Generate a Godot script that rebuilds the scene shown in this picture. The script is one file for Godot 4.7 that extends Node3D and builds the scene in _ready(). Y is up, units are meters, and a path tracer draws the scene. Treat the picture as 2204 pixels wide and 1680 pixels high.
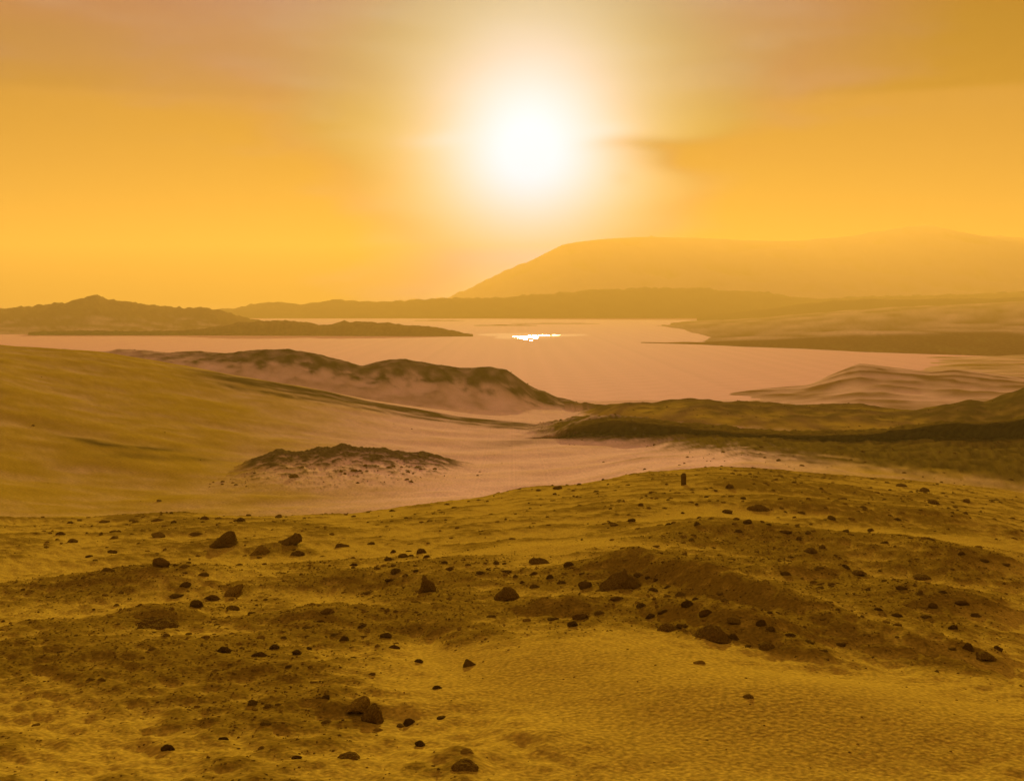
extends Node3D
# A hazy coast of dunes and stony slopes under a low sun.  x right, y up, the view goes towards -z.

const F := 2440.0          # focal length and principal point used to turn survey points into places
const CX := 1102.0
const HY := 655.0
const EYE := 60.0          # the eye's height over the water
const SUN_AZ := 0.9
const SUN_EL := 7.6

var rng := RandomNumberGenerator.new()
var fine := FastNoiseLite.new()
var rough := FastNoiseLite.new()
var broad := FastNoiseLite.new()
var ridged := FastNoiseLite.new()
var warp := FastNoiseLite.new()
var used := {}
var mats := {}


func _ready() -> void:
	rng.seed = 7
	set_camera()
	set_sky()
	set_noise()
	set_materials()
	build_far()
	build_middle()
	build_hillside()
	build_rocks()
	build_pebbles()
	build_middle_stones()


# ---------------------------------------------------------------- camera, sky, sun

func set_camera() -> void:
	var cam := Camera3D.new()
	cam.name = "camera"
	cam.near = 0.1
	cam.far = 40000.0
	cam.projection = Camera3D.PROJECTION_FRUSTUM
	cam.size = 2.0 * 840.0 / F * cam.near
	cam.frustum_offset = Vector2(0, -(840.0 - HY) / F * cam.near)
	cam.position = Vector3(0, EYE, 0)
	add_child(cam)
	cam.current = true


func lin(r: float, g: float, b: float) -> Color:
	return Color(r / 255.0, g / 255.0, b / 255.0).srgb_to_linear()


func ramp(stops: Array, t: float) -> Color:
	if t <= stops[0][0]:
		return stops[0][1]
	for i in range(1, stops.size()):
		if t <= stops[i][0]:
			var k: float = (t - stops[i - 1][0]) / (stops[i][0] - stops[i - 1][0])
			k = k * k * (3.0 - 2.0 * k)
			return (stops[i - 1][1] as Color).lerp(stops[i][1], k)
	return stops[stops.size() - 1][1]


func set_sky() -> void:
	var exposure := 2.6
	var haze := 0.00016
	var spread := 0.23
	var sun_energy := 1.5
	var w := 1536
	var h := 768
	var im := Image.create(w, h, false, Image.FORMAT_RGBF)
	var cloud := FastNoiseLite.new()
	cloud.seed = 3
	cloud.frequency = 0.06
	cloud.fractal_octaves = 4
	var up := [[0.0, lin(253, 182, 66)], [4.0, lin(251, 181, 48)], [8.0, lin(243, 173, 58)], [12.0, lin(218, 160, 100)], [17.0, lin(204, 151, 126)], [40.0, lin(200, 152, 122)], [90.0, lin(192, 148, 122)]]
	var side := lin(208, 146, 2)
	var away := lin(176, 128, 84)
	var core := lin(228, 246, 240) * 1.3
	var halo := lin(255, 243, 130)
	var s := Vector3(sin(deg_to_rad(SUN_AZ)) * cos(deg_to_rad(SUN_EL)), sin(deg_to_rad(SUN_EL)), -cos(deg_to_rad(SUN_AZ)) * cos(deg_to_rad(SUN_EL)))
	# streaks of thin cloud: azimuth, elevation, half-length, half-height, strength (less or more light)
	var streaks := [[10.6, 7.3, 3.4, 0.6, -0.42], [7.4, 8.0, 3.0, 0.32, -0.22], [-13.2, 6.6, 4.5, 0.35, -0.09], [-3.4, 8.25, 1.7, 0.34, 0.12], [4.7, 8.6, 1.4, 0.34, 0.09], [12.0, 5.2, 3.5, 0.5, -0.06], [21.0, 7.0, 6.0, 0.8, -0.07], [-22.0, 6.9, 5.0, 0.45, -0.07], [-19.0, 3.2, 6.0, 0.5, -0.04], [5.6, 6.2, 0.5, 0.25, -0.07]]
	for j in h:
		var el := 90.0 - (j + 0.5) / h * 180.0
		var a := deg_to_rad(el)
		var basec := ramp(up, absf(el))
		# what the lit haze below already adds to this height, and how much of the sky it lets through
		var path := minf(530.0 / sin(deg_to_rad(maxf(el, 0.05))), 12500.0)
		var clear := exp(-haze * path)
		var lit := 0.0
		for q in 24:
			var t := (q + 0.5) / 24.0 * path
			lit += haze * path / 24.0 * exp(-haze * t - haze * maxf(530.0 - t * sin(deg_to_rad(maxf(el, 0.0))), 0.0) / sin(deg_to_rad(SUN_EL)))
		for i in w:
			var az := fposmod((i + 0.5) / w + 0.5, 1.0) * 360.0 - 180.0   # the picture's left edge lies towards -z
			if el < -0.5:
				im.set_pixel(i, j, basec * (0.5 / exposure))
				continue
			var z := deg_to_rad(az)
			var eye := Vector3(sin(z) * cos(a), sin(a), -cos(z) * cos(a))
			var ang := rad_to_deg(acos(clampf(eye.dot(s), -1.0, 1.0)))
			var c := basec
			# deeper amber away from the sun, dull mauve opposite to it
			var off := smoothstep(6.0, 28.0, ang) * (1.0 - smoothstep(14.0, 40.0, el))
			c = c.lerp(side, off * (0.95 if az > 0 else 0.4))
			c = c.lerp(away, smoothstep(50.0, 150.0, ang) * 0.7)
			# the glare of the sun in the haze
			var below := 1.15 if el < SUN_EL else 0.92
			var da := (az - SUN_AZ) * cos(a)
			var de := (el - SUN_EL) * below
			var r := sqrt(da * da * 1.12 + de * de)
			c = c.lerp(halo, clampf(0.92 * exp(-pow(r / 8.0, 1.6)), 0.0, 1.0))
			c = c.lerp(lin(236, 218, 170), 0.55 * exp(-pow(da / 5.0, 2.0) - pow((el - 12.0) / 5.0, 2.0)))
			c = c.lerp(lin(255, 239, 120), 0.85 * exp(-pow(da / 7.0, 2.0) - pow(maxf(el - 5.0, 0.0) / 4.0, 2.0)))
			c = c.lerp(core, clampf(1.1 * exp(-pow(r / 4.3, 2.0)), 0.0, 1.0))
			var streak := 0.0
			for k in streaks:
				var u: float = (az - k[0]) / k[2]
				if absf(u) > 2.5:
					continue
				var v: float = (el - k[1] + 0.12 * sin(az * 0.9)) / k[3]
				streak += k[4] * exp(-u * u - v * v)
			streak += 0.035 * cloud.get_noise_2d(az * 1.6, el * 9.0) * (1.0 - exp(-r * r / 30.0))
			streak *= 1.0 - 0.8 * exp(-pow(r / 3.0, 4.0)) if streak < 0.0 else 1.0
			if streak > 0.0:
				c = c.lerp(core, minf(streak * 1.6, 1.0))
			else:
				c = Color(c.r * (1.0 + streak * 0.75), c.g * (1.0 + streak * 1.1), c.b * (1.0 + streak * 2.2))
			c = c * (1.0 / exposure)
			var phase := (1.0 - spread * spread) / pow(1.0 + spread * spread - 2.0 * spread * cos(deg_to_rad(ang)), 1.5)
			var veil := Color(1.0, 0.53, 0.057) * (0.27 * sun_energy * lit * phase) + Color(0.13, 0.06, 0.009) * (1.0 - clear)
			var over := Color((c.r - veil.r) / clear, (c.g - veil.g) / clear, (c.b - veil.b) / clear)
			over.r = maxf(over.r, minf(over.g, 0.45) / 1.08)
			im.set_pixel(i, j, Color(maxf(over.r, c.r * 0.2), maxf(over.g, c.g * 0.2), maxf(over.b, c.b * 0.2)))
	var pano := PanoramaSkyMaterial.new()
	pano.panorama = ImageTexture.create_from_image(im)
	var sky := Sky.new()
	sky.sky_material = pano
	var env := Environment.new()
	env.background_mode = Environment.BG_SKY
	env.sky = sky
	env.tonemap_mode = Environment.TONE_MAPPER_LINEAR
	env.tonemap_exposure = exposure
	env.sdfgi_enabled = true
	env.ssao_enabled = true
	env.ssil_enabled = true
	env.volumetric_fog_enabled = true
	env.volumetric_fog_density = haze
	env.volumetric_fog_albedo = Color(1.0, 0.85, 0.48)
	env.volumetric_fog_anisotropy = spread
	var world := WorldEnvironment.new()
	world.name = "world_environment"
	world.environment = env
	add_child(world)
	var sun := DirectionalLight3D.new()
	sun.name = "sun"
	sun.light_color = Color(1.0, 0.87, 0.56)
	sun.light_energy = sun_energy
	sun.light_angular_distance = 0.5
	sun.shadow_enabled = true
	sun.basis = Basis.looking_at(-s)
	add_child(sun)


func set_noise() -> void:
	for n in [[fine, 11, 1.1, 3], [rough, 12, 0.22, 4], [broad, 13, 0.03, 4], [ridged, 14, 0.012, 5], [warp, 15, 0.008, 3]]:
		n[0].seed = n[1]
		n[0].frequency = n[2]
		n[0].fractal_octaves = n[3]
	ridged.fractal_type = FastNoiseLite.FRACTAL_RIDGED


func noise_texture(seed_: int, freq: float, low: Color, high: Color, octaves := 5) -> NoiseTexture2D:
	var n := FastNoiseLite.new()
	n.seed = seed_
	n.frequency = freq
	n.fractal_octaves = octaves
	var t := NoiseTexture2D.new()
	t.width = 512
	t.height = 512
	t.seamless = true
	t.noise = n
	var g := Gradient.new()
	g.set_color(0, low)
	g.set_color(1, high)
	t.color_ramp = g
	return t


func set_materials() -> void:
	# name: tile per metre, relief in cm, contrast
	for d in [["soil", 0.35, 0.8, 0.6, 21], ["sand", 0.12, 5.0, 0.78, 22], ["land", 0.012, 60.0, 0.72, 23]]:
		var m := StandardMaterial3D.new()
		m.resource_name = d[0]
		m.vertex_color_use_as_albedo = true
		m.roughness = 0.95
		m.specular_mode = BaseMaterial3D.SPECULAR_DISABLED
		m.uv1_triplanar = true
		m.uv1_world_triplanar = true
		m.uv1_scale = Vector3.ONE * d[1]
		var lo: float = d[3]
		m.albedo_texture = noise_texture(d[4], 0.055 if d[0] == "soil" else 0.02, Color(lo, lo, lo), Color(1, 1, 1))
		m.heightmap_enabled = true
		m.heightmap_scale = d[2]
		m.heightmap_texture = noise_texture(d[4] + 10, 0.05 if d[0] == "soil" else 0.025, Color.BLACK, Color.WHITE, 6)
		mats[d[0]] = m
	for d in [["rock", Color(0.21, 0.136, 0.016), 31], ["dusty_rock", Color(0.31, 0.21, 0.022), 32], ["brown_rock", Color(0.24, 0.15, 0.018), 33]]:
		var m := StandardMaterial3D.new()
		m.resource_name = d[0]
		m.albedo_color = (d[1] as Color).linear_to_srgb()
		m.roughness = 0.9
		m.specular_mode = BaseMaterial3D.SPECULAR_DISABLED
		m.uv1_triplanar = true
		m.uv1_scale = Vector3.ONE * 1.4
		m.albedo_texture = noise_texture(d[2], 0.03, Color(0.6, 0.58, 0.55), Color(1, 1, 1))
		m.heightmap_enabled = true
		m.heightmap_scale = 4.0
		m.heightmap_texture = noise_texture(d[2] + 10, 0.03, Color.BLACK, Color.WHITE, 6)
		mats[d[0]] = m
	var w := StandardMaterial3D.new()
	w.resource_name = "water"
	w.albedo_color = Color(0.78, 0.44, 0.37).linear_to_srgb()
	w.roughness = 1.0
	w.metallic_specular = 0.055
	w.uv1_triplanar = true
	w.uv1_world_triplanar = true
	w.uv1_scale = Vector3(0.004, 0.012, 0.03)
	w.albedo_texture = noise_texture(41, 0.02, Color(0.86, 0.85, 0.85), Color(1, 1, 1))
	mats["water"] = w
	var p := StandardMaterial3D.new()
	p.resource_name = "calm_water"
	p.albedo_color = Color(0.1, 0.08, 0.05).linear_to_srgb()
	p.roughness = 0.22
	mats["calm_water"] = p
	var u := w.duplicate()
	u.resource_name = "ruffled_water"
	u.roughness = 0.95
	u.metallic_specular = 0.12
	mats["ruffled_water"] = u


# ---------------------------------------------------------------- helpers

func numbered(called: String) -> String:
	used[called] = used.get(called, -1) + 1
	return called if used[called] == 0 else "%s_%03d" % [called, used[called]]


func put(mesh: Mesh, called: String, m: Material, label := "", category := "", group := "", kind := "") -> MeshInstance3D:
	var o := MeshInstance3D.new()
	o.name = numbered(called)
	o.mesh = mesh
	o.material_override = m
	add_child(o, true)
	tag(o, label, category, group, kind)
	return o


func tag(o: Node, label := "", category := "", group := "", kind := "") -> void:
	for k in [["label", label], ["category", category], ["group", group], ["kind", kind]]:
		if k[1]:
			o.set_meta(k[0], k[1])


func spot(px: float, py: float, d: float) -> Vector3:
	return Vector3((px - CX) / F * d, EYE - (py - HY) / F * d, -d)


func grid_mesh(v: PackedVector3Array, c: PackedColorArray, nu: int, nv: int) -> ArrayMesh:
	# rows run away from the eye, columns to the right
	var idx := PackedInt32Array()
	idx.resize((nu - 1) * (nv - 1) * 6)
	var n := 0
	for j in nv - 1:
		for i in nu - 1:
			var a := j * nu + i
			idx[n] = a
			idx[n + 1] = a + nu
			idx[n + 2] = a + 1
			idx[n + 3] = a + 1
			idx[n + 4] = a + nu
			idx[n + 5] = a + nu + 1
			n += 6
	var nor := PackedVector3Array()
	nor.resize(v.size())
	for j in nv:
		var j0 := maxi(j - 1, 0) * nu
		var j1 := mini(j + 1, nv - 1) * nu
		for i in nu:
			var dx := v[j * nu + mini(i + 1, nu - 1)] - v[j * nu + maxi(i - 1, 0)]
			nor[j * nu + i] = dx.cross(v[j1 + i] - v[j0 + i]).normalized()
	var arr := []
	arr.resize(Mesh.ARRAY_MAX)
	arr[Mesh.ARRAY_VERTEX] = v
	arr[Mesh.ARRAY_NORMAL] = nor
	arr[Mesh.ARRAY_COLOR] = c
	arr[Mesh.ARRAY_INDEX] = idx
	var mesh := ArrayMesh.new()
	mesh.add_surface_from_arrays(Mesh.PRIMITIVE_TRIANGLES, arr)
	return mesh


func along(row: Array, px: float) -> Vector2:
	# (py, d) at px of a row of [px, py, d]
	var n := row.size()
	if px <= row[0][0]:
		return Vector2(row[0][1], row[0][2])
	for i in range(1, n):
		if px <= row[i][0]:
			var t: float = (px - row[i - 1][0]) / (row[i][0] - row[i - 1][0])
			var p = row[maxi(i - 2, 0)]
			var q = row[mini(i + 1, n - 1)]
			var y := cubic_interpolate(row[i - 1][1], row[i][1], p[1], q[1], t)
			var y0 := lerpf(row[i - 1][1], row[i][1], t)
			return Vector2(lerpf(y, y0, 0.5), lerpf(row[i - 1][2], row[i][2], t))
	return Vector2(row[n - 1][1], row[n - 1][2])


func loft(rows: Array, px0: float, px1: float, nu: int, steps: int, shade: Callable, ends := Vector2.ZERO) -> ArrayMesh:
	# a surface through survey lines given near to far; shade(p, k, u) -> [lift, colour], k counting the lines
	var nv := (rows.size() - 1) * steps + 1
	var v := PackedVector3Array()
	var c := PackedColorArray()
	v.resize(nu * nv)
	c.resize(nu * nv)
	for i in nu:
		var px := lerpf(px0, px1, i / float(nu - 1))
		var pts := []
		for r in rows:
			var q := along(r, px)
			pts.append(spot(px, q.x, q.y))
		for j in nv:
			var k := mini(j / steps, rows.size() - 2)
			var t := (j - k * steps) / float(steps)
			var a: Vector3 = pts[k]
			var b: Vector3 = pts[k + 1]
			var p := a.cubic_interpolate(b, pts[maxi(k - 1, 0)], pts[mini(k + 2, rows.size() - 1)], t).lerp(a.lerp(b, t), 0.5 if ends != Vector2.ZERO else 0.15)
			var s: Array = shade.call(p, k + t, px)
			p.y += s[0]
			if ends != Vector2.ZERO:
				# a hill that rises out of the valley floor: its rim lies just under the sand
				var rise := smoothstep(0.0, 1.2, k + t)
				if ends.x > 0.0:
					rise *= smoothstep(px0, px0 + ends.x, px)
				if ends.y > 0.0:
					rise *= smoothstep(px1, px1 - ends.y, px)
				var floor_y := valley_y(p.x, p.z) - 0.4
				if k + t < rows.size() - 1.9:
					p.y = floor_y + maxf(p.y - floor_y, 0.0) * rise
					# sand drifts over the rim
					s[1] = valley_here.lerp(s[1], smoothstep(0.3, 2.6, p.y - floor_y + 1.2 * rough.get_noise_2d(p.x * 0.6, p.z * 0.3)))
			v[j * nu + i] = p
			c[j * nu + i] = s[1]
	if valley_nu == 0 and rows.size() == 10:
		valley_v = v
		valley_c = c
		valley_nu = nu
	return grid_mesh(v, c, nu, nv)


var valley_v := PackedVector3Array()
var valley_c := PackedColorArray()
var valley_here := Color.WHITE       # its colour at the last place asked for
var valley_nu := 0


func footing(row: Array) -> Array:
	# [px, py] on the visible valley floor to [px, py, distance]
	return row.map(func(p):
		var i := int(clampf((p[0] + 1400.0) / 4800.0, 0.0, 1.0) * (valley_nu - 1))
		var best := 200.0
		for j in valley_v.size() / valley_nu:
			var v := valley_v[j * valley_nu + i]
			best = -v.z
			if -v.z > 200.0 and HY + (EYE - v.y) * F / -v.z <= p[1]:
				break
		return [p[0], p[1], best])


func valley_y(x: float, z: float) -> float:
	var u := clampf((x / -z * F + CX + 1400.0) / 4800.0, 0.0, 0.9999) * (valley_nu - 1)
	var i := int(u)
	var a := 0
	var b := valley_v.size() / valley_nu - 1
	while b - a > 1:
		var m := (a + b) / 2
		if -valley_v[m * valley_nu + i].z <= -z:
			a = m
		else:
			b = m
	valley_here = valley_c[a * valley_nu + i]
	var p := valley_v[a * valley_nu + i].lerp(valley_v[a * valley_nu + i + 1], u - i)
	var q := valley_v[b * valley_nu + i].lerp(valley_v[b * valley_nu + i + 1], u - i)
	return lerpf(p.y, q.y, clampf((z - p.z) / (q.z - p.z), 0.0, 1.0))


func with_depth(row: Array, d: float) -> Array:
	return row.map(func(p): return [p[0], p[1], p[2] if p.size() > 2 else d])


func sunk(row: Array, metres: float, push := 1.0) -> Array:
	# the same line further away and lower: the far side of a hill
	return row.map(func(p):
		var d: float = p[2] * push
		var y: float = EYE - (p[1] - HY) / F * p[2] - metres
		return [p[0], HY + (EYE - y) * F / d, d])


func between(a: Array, b: Array, t: float, hollow: float) -> Array:
	return a.map(func(p):
		var q := along(b, p[0])
		return [p[0], lerpf(p[1], q.x, t) + hollow, lerpf(p[2], q.y, t)])


func mix(a: Color, b: Color, t: float) -> Color:
	return a.lerp(b, clampf(t, 0.0, 1.0))


# base colours (linear)
const PALE := Color(0.87, 0.60, 0.45)
const OCHRE := Color(0.56, 0.41, 0.035)
const DARK := Color(0.16, 0.115, 0.012)
const DEEP := Color(0.08, 0.056, 0.006)
const RUST := Color(0.20, 0.105, 0.03)
const BROWN := Color(0.25, 0.155, 0.04)


# ---------------------------------------------------------------- far land and water

func build_far() -> void:
	var g := PlaneMesh.new()
	g.size = Vector2(24000, 16000)
	var ground := put(g, "ground", mats["water"], "", "", "", "structure")
	ground.position = Vector3(0, -6, -4000)
	var wv := PackedVector3Array([Vector3(-7000, 0, -560), Vector3(7000, 0, -560), Vector3(-7000, 0, -9000), Vector3(7000, 0, -9000)])
	var wc := PackedColorArray([Color.WHITE, Color.WHITE, Color.WHITE, Color.WHITE])
	put(grid_mesh(wv, wc, 2, 2), "water", mats["water"], "broad calm bay between the dunes and the far hills", "", "", "structure")
	# still patches of the bay that catch the sun
	for p in [[1138, 722.5, 101, 6.0], [1137, 725.3, 15, 1.5], [1148, 723.0, 12, 0.6], [1124, 727.4, 8, 0.5], [1172, 721.6, 12, 0.6], [1196, 721.0, 9, 0.4], [1110, 724.2, 6, 0.4], [1152, 727.8, 5, 0.35], [1131, 730.4, 4, 0.3], [1143, 732.6, 3, 0.25]]:
		var d: float = EYE * F / (p[1] - HY)
		var v := PackedVector3Array()
		var fan := PackedInt32Array()
		var nor := PackedVector3Array()
		var lift := 0.05 if p[2] > 100 else 0.1
		v.append(Vector3((p[0] - CX) / F * d, lift, -d))
		for k in 28:
			var a := TAU * k / 28.0
			var r := 1.0 + 0.22 * sin(3.0 * a + p[0]) + 0.12 * sin(5.0 * a)
			var py: float = p[1] - sin(a) * p[3] * r
			var dd := EYE * F / (py - HY)
			v.append(Vector3((p[0] + cos(a) * p[2] * r - CX) / F * dd, lift, -dd))
			fan.append_array([0, 1 + (k + 1) % 28, 1 + k])
		for k in 29:
			nor.append(Vector3.UP)
		var arr := []
		arr.resize(Mesh.ARRAY_MAX)
		arr[Mesh.ARRAY_VERTEX] = v
		arr[Mesh.ARRAY_NORMAL] = nor
		arr[Mesh.ARRAY_INDEX] = fan
		var mesh := ArrayMesh.new()
		mesh.add_surface_from_arrays(Mesh.PRIMITIVE_TRIANGLES, arr)
		put(mesh, "glinting_water", mats["calm_water" if p[2] < 100 else "ruffled_water"], "", "", "", "structure")

	# the mountain on the right
	var crest := with_depth([[700, 668], [960, 652], [1040, 612], [1110, 578], [1165, 552], [1215, 527], [1290, 516], [1400, 511], [1500, 513], [1600, 518], [1700, 520], [1790, 513], [1870, 504], [1940, 491], [1995, 485], [2050, 496], [2110, 509], [2204, 512], [2500, 540], [3000, 590]], 9500)
	var foot := with_depth([[700, 675], [3000, 675]], 7400)
	var mid := with_depth([[700, 672], [960, 664], [1110, 630], [1300, 600], [1600, 596], [1990, 585], [2300, 600], [3000, 640]], 8400)
	put(loft([foot, mid, crest, sunk(crest, 500, 1.12)], 700, 3000, 240, 14, func(p, k, _u):
		var n := ridged.get_noise_2d(p.x * 0.16, p.z * 0.16)
		return [n * 55.0 * (1.0 - absf(k - 1.2) / 2.0) * (0.25 if k > 1.85 else 1.0), mix(OCHRE, PALE, 0.8 + n)]), "mountain", mats["land"], "long flat-topped mountain fading into the haze below the sun", "", "", "structure")

	# the range of far hills across the bay
	crest = with_depth([[-900, 655], [0, 668], [400, 672], [500, 668], [540, 658], [600, 652], [650, 658], [720, 648], [780, 653], [860, 651], [950, 643], [1020, 645], [1100, 640], [1200, 633], [1300, 625], [1400, 622], [1500, 621], [1570, 627], [1640, 630], [1700, 640], [1760, 645], [1850, 641], [2000, 637], [2204, 630], [2700, 615], [3200, 615]], 5500)
	foot = with_depth([[-900, 687], [400, 686], [1000, 685], [1400, 686], [1700, 690], [3200, 690]], 4900)
	put(loft([sunk(foot, 8, 0.97), foot, crest, sunk(crest, 120, 1.15)], -900, 3200, 420, 12, func(p, k, _u):
		var n := ridged.get_noise_2d(p.x * 0.35, p.z * 0.35)
		return [(n * 15.0 + 16.0 * ridged.get_noise_2d(p.x * 1.6, p.z * 1.6)) * clampf(k - 1.0, 0.0, 1.0) * (0.6 if k > 1.8 else 1.0), mix(RUST, BROWN, n)]), "far_hills", mats["land"], "", "", "", "structure")

	# nearer hills on the left of the bay
	crest = with_depth([[-900, 640], [-300, 662], [0, 668], [80, 661], [140, 655], [175, 646], [203, 638], [232, 648], [275, 651], [330, 660], [390, 667], [440, 664], [478, 672], [510, 682], [560, 694], [620, 704]], 2950)
	foot = with_depth([[-900, 717], [0, 717], [300, 718], [620, 719]], 2300)
	put(loft([sunk(foot, 5, 0.97), foot, crest, sunk(crest, 60, 1.12)], -900, 620, 260, 16, func(p, k, _u):
		var n := ridged.get_noise_2d(p.x * 0.7, p.z * 0.7)
		var crag := ridged.get_noise_2d(p.x * 3.0, p.z * 3.0) * 2.2
		return [(n * 7.0 + crag * 2.2) * clampf(k - 1.0, 0.0, 1.0), mix(mix(RUST, BROWN, n * 0.8 + crag * 0.25), PALE, smoothstep(1.55, 1.05, k + n * 0.6) * 0.5)]), "hill", mats["land"], "", "", "", "structure")

	# the low spit that ends in the bay
	crest = with_depth([[60, 716], [200, 712], [330, 714], [440, 707], [520, 695], [590, 691], [640, 694], [690, 699], [730, 694], [770, 692], [850, 697], [940, 705], [990, 717], [1015, 722.5]], 2120)
	foot = with_depth([[60, 719], [330, 721], [520, 722], [750, 723], [1015, 724]], 2120)
	foot = foot.map(func(p): return [p[0], p[1], EYE * F / (p[1] - HY)])
	crest = crest.map(func(p): return [p[0], p[1], 2200.0])
	put(loft([sunk(foot, 4, 0.97), foot, crest, sunk(crest, 30, 1.08)], 60, 1018, 280, 10, func(p, k, _u):
		var n := ridged.get_noise_2d(p.x * 1.2, p.z * 1.2)
		return [(n * 3.5 + 3.0 * rough.get_noise_2d(p.x * 0.15, p.z * 0.15)) * clampf(k - 1.0, 0.0, 1.0), mix(RUST, BROWN, n)]), "spit", mats["land"], "", "", "", "structure")
	# thin bars in the far lagoon
	for b in [[1020, 1155, 700.0, 1.6], [1100, 1290, 696.0, 1.0], [890, 1000, 690.0, 1.2], [640, 860, 703.5, 1.6]]:
		var d: float = EYE * F / (b[2] - HY)
		var line := []
		for k in 9:
			var t := k / 8.0
			line.append([lerpf(b[0], b[1], t), b[2] - b[3] * sin(PI * t) * (0.8 + 0.4 * sin(k * 2.3)), d * 1.01])
		var f: Array = line.map(func(p): return [p[0], b[2] + 0.6, d * 0.985])
		put(loft([sunk(f, 2, 0.99), f, line, sunk(line, 6, 1.02)], b[0], b[1], 60, 4, func(p, _k, _u): return [0.4 * rough.get_noise_2d(p.x, p.z), BROWN]), "sandbar", mats["land"], "", "", "", "structure")

	# land on the right: a dark bank at the water and a pale plain rising behind it
	var shore := [[1380, 737.5], [1500, 741], [1600, 746], [1720, 750], [1850, 757], [2000, 762], [2204, 768], [3000, 790]].map(func(p): return [p[0], p[1], EYE * F / (p[1] - HY)])
	var bank := [[1380, 736.5, 1790], [1500, 735.5, 1780], [1600, 733, 1740], [1720, 729, 1710], [1850, 722, 1670], [2000, 718, 1620], [2204, 716, 1560], [3000, 712, 1500]]
	var brow := [[1380, 730, 2050], [1500, 727, 2060], [1600, 722, 2060], [1720, 715, 2000], [1850, 707, 1980], [2000, 702, 1950], [2204, 698, 1900], [3000, 690, 1900]]
	var top := with_depth([[1380, 692], [1500, 690], [1600, 686], [1700, 677], [1900, 662], [2050, 655], [2204, 647], [3000, 620]], 4300)
	put(loft([sunk(shore, 4, 0.97), shore, bank, brow, top, sunk(top, 60, 1.15)], 1380, 3000, 260, 10, func(p, k, _u):
		var n := broad.get_noise_2d(p.x * 0.25, p.z * 0.1)
		var dark := 1.0 - smoothstep(1.85, 2.3, k + n * 0.4)
		return [n * 2.0 * clampf(k - 1.0, 0.0, 1.0), mix(mix(BROWN, PALE, 0.3 + n * 0.6), mix(RUST, BROWN, n * 2.0 + rough.get_noise_2d(p.x * 0.1, p.z * 0.3)), dark)]), "plain", mats["land"], "", "", "", "structure")
	# a dark shelf on the far plain
	var line := with_depth([[1500, 678], [1640, 668], [1730, 655], [1800, 647], [1870, 645], [1960, 646], [2060, 644], [2204, 641], [3000, 612]], 4450)
	var low := with_depth([[1500, 690], [1640, 684], [1730, 675], [1800, 668], [1960, 660], [2204, 652], [3000, 626]], 4150)
	put(loft([sunk(low, 25, 0.98), low, line, sunk(line, 70, 1.1)], 1500, 3000, 160, 8, func(p, _k, _u): return [6.0 * ridged.get_noise_2d(p.x * 0.5, p.z * 0.5), mix(RUST, BROWN, 0.3)]), "far_bank", mats["land"], "", "", "", "structure")


# ---------------------------------------------------------------- the middle distance

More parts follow.
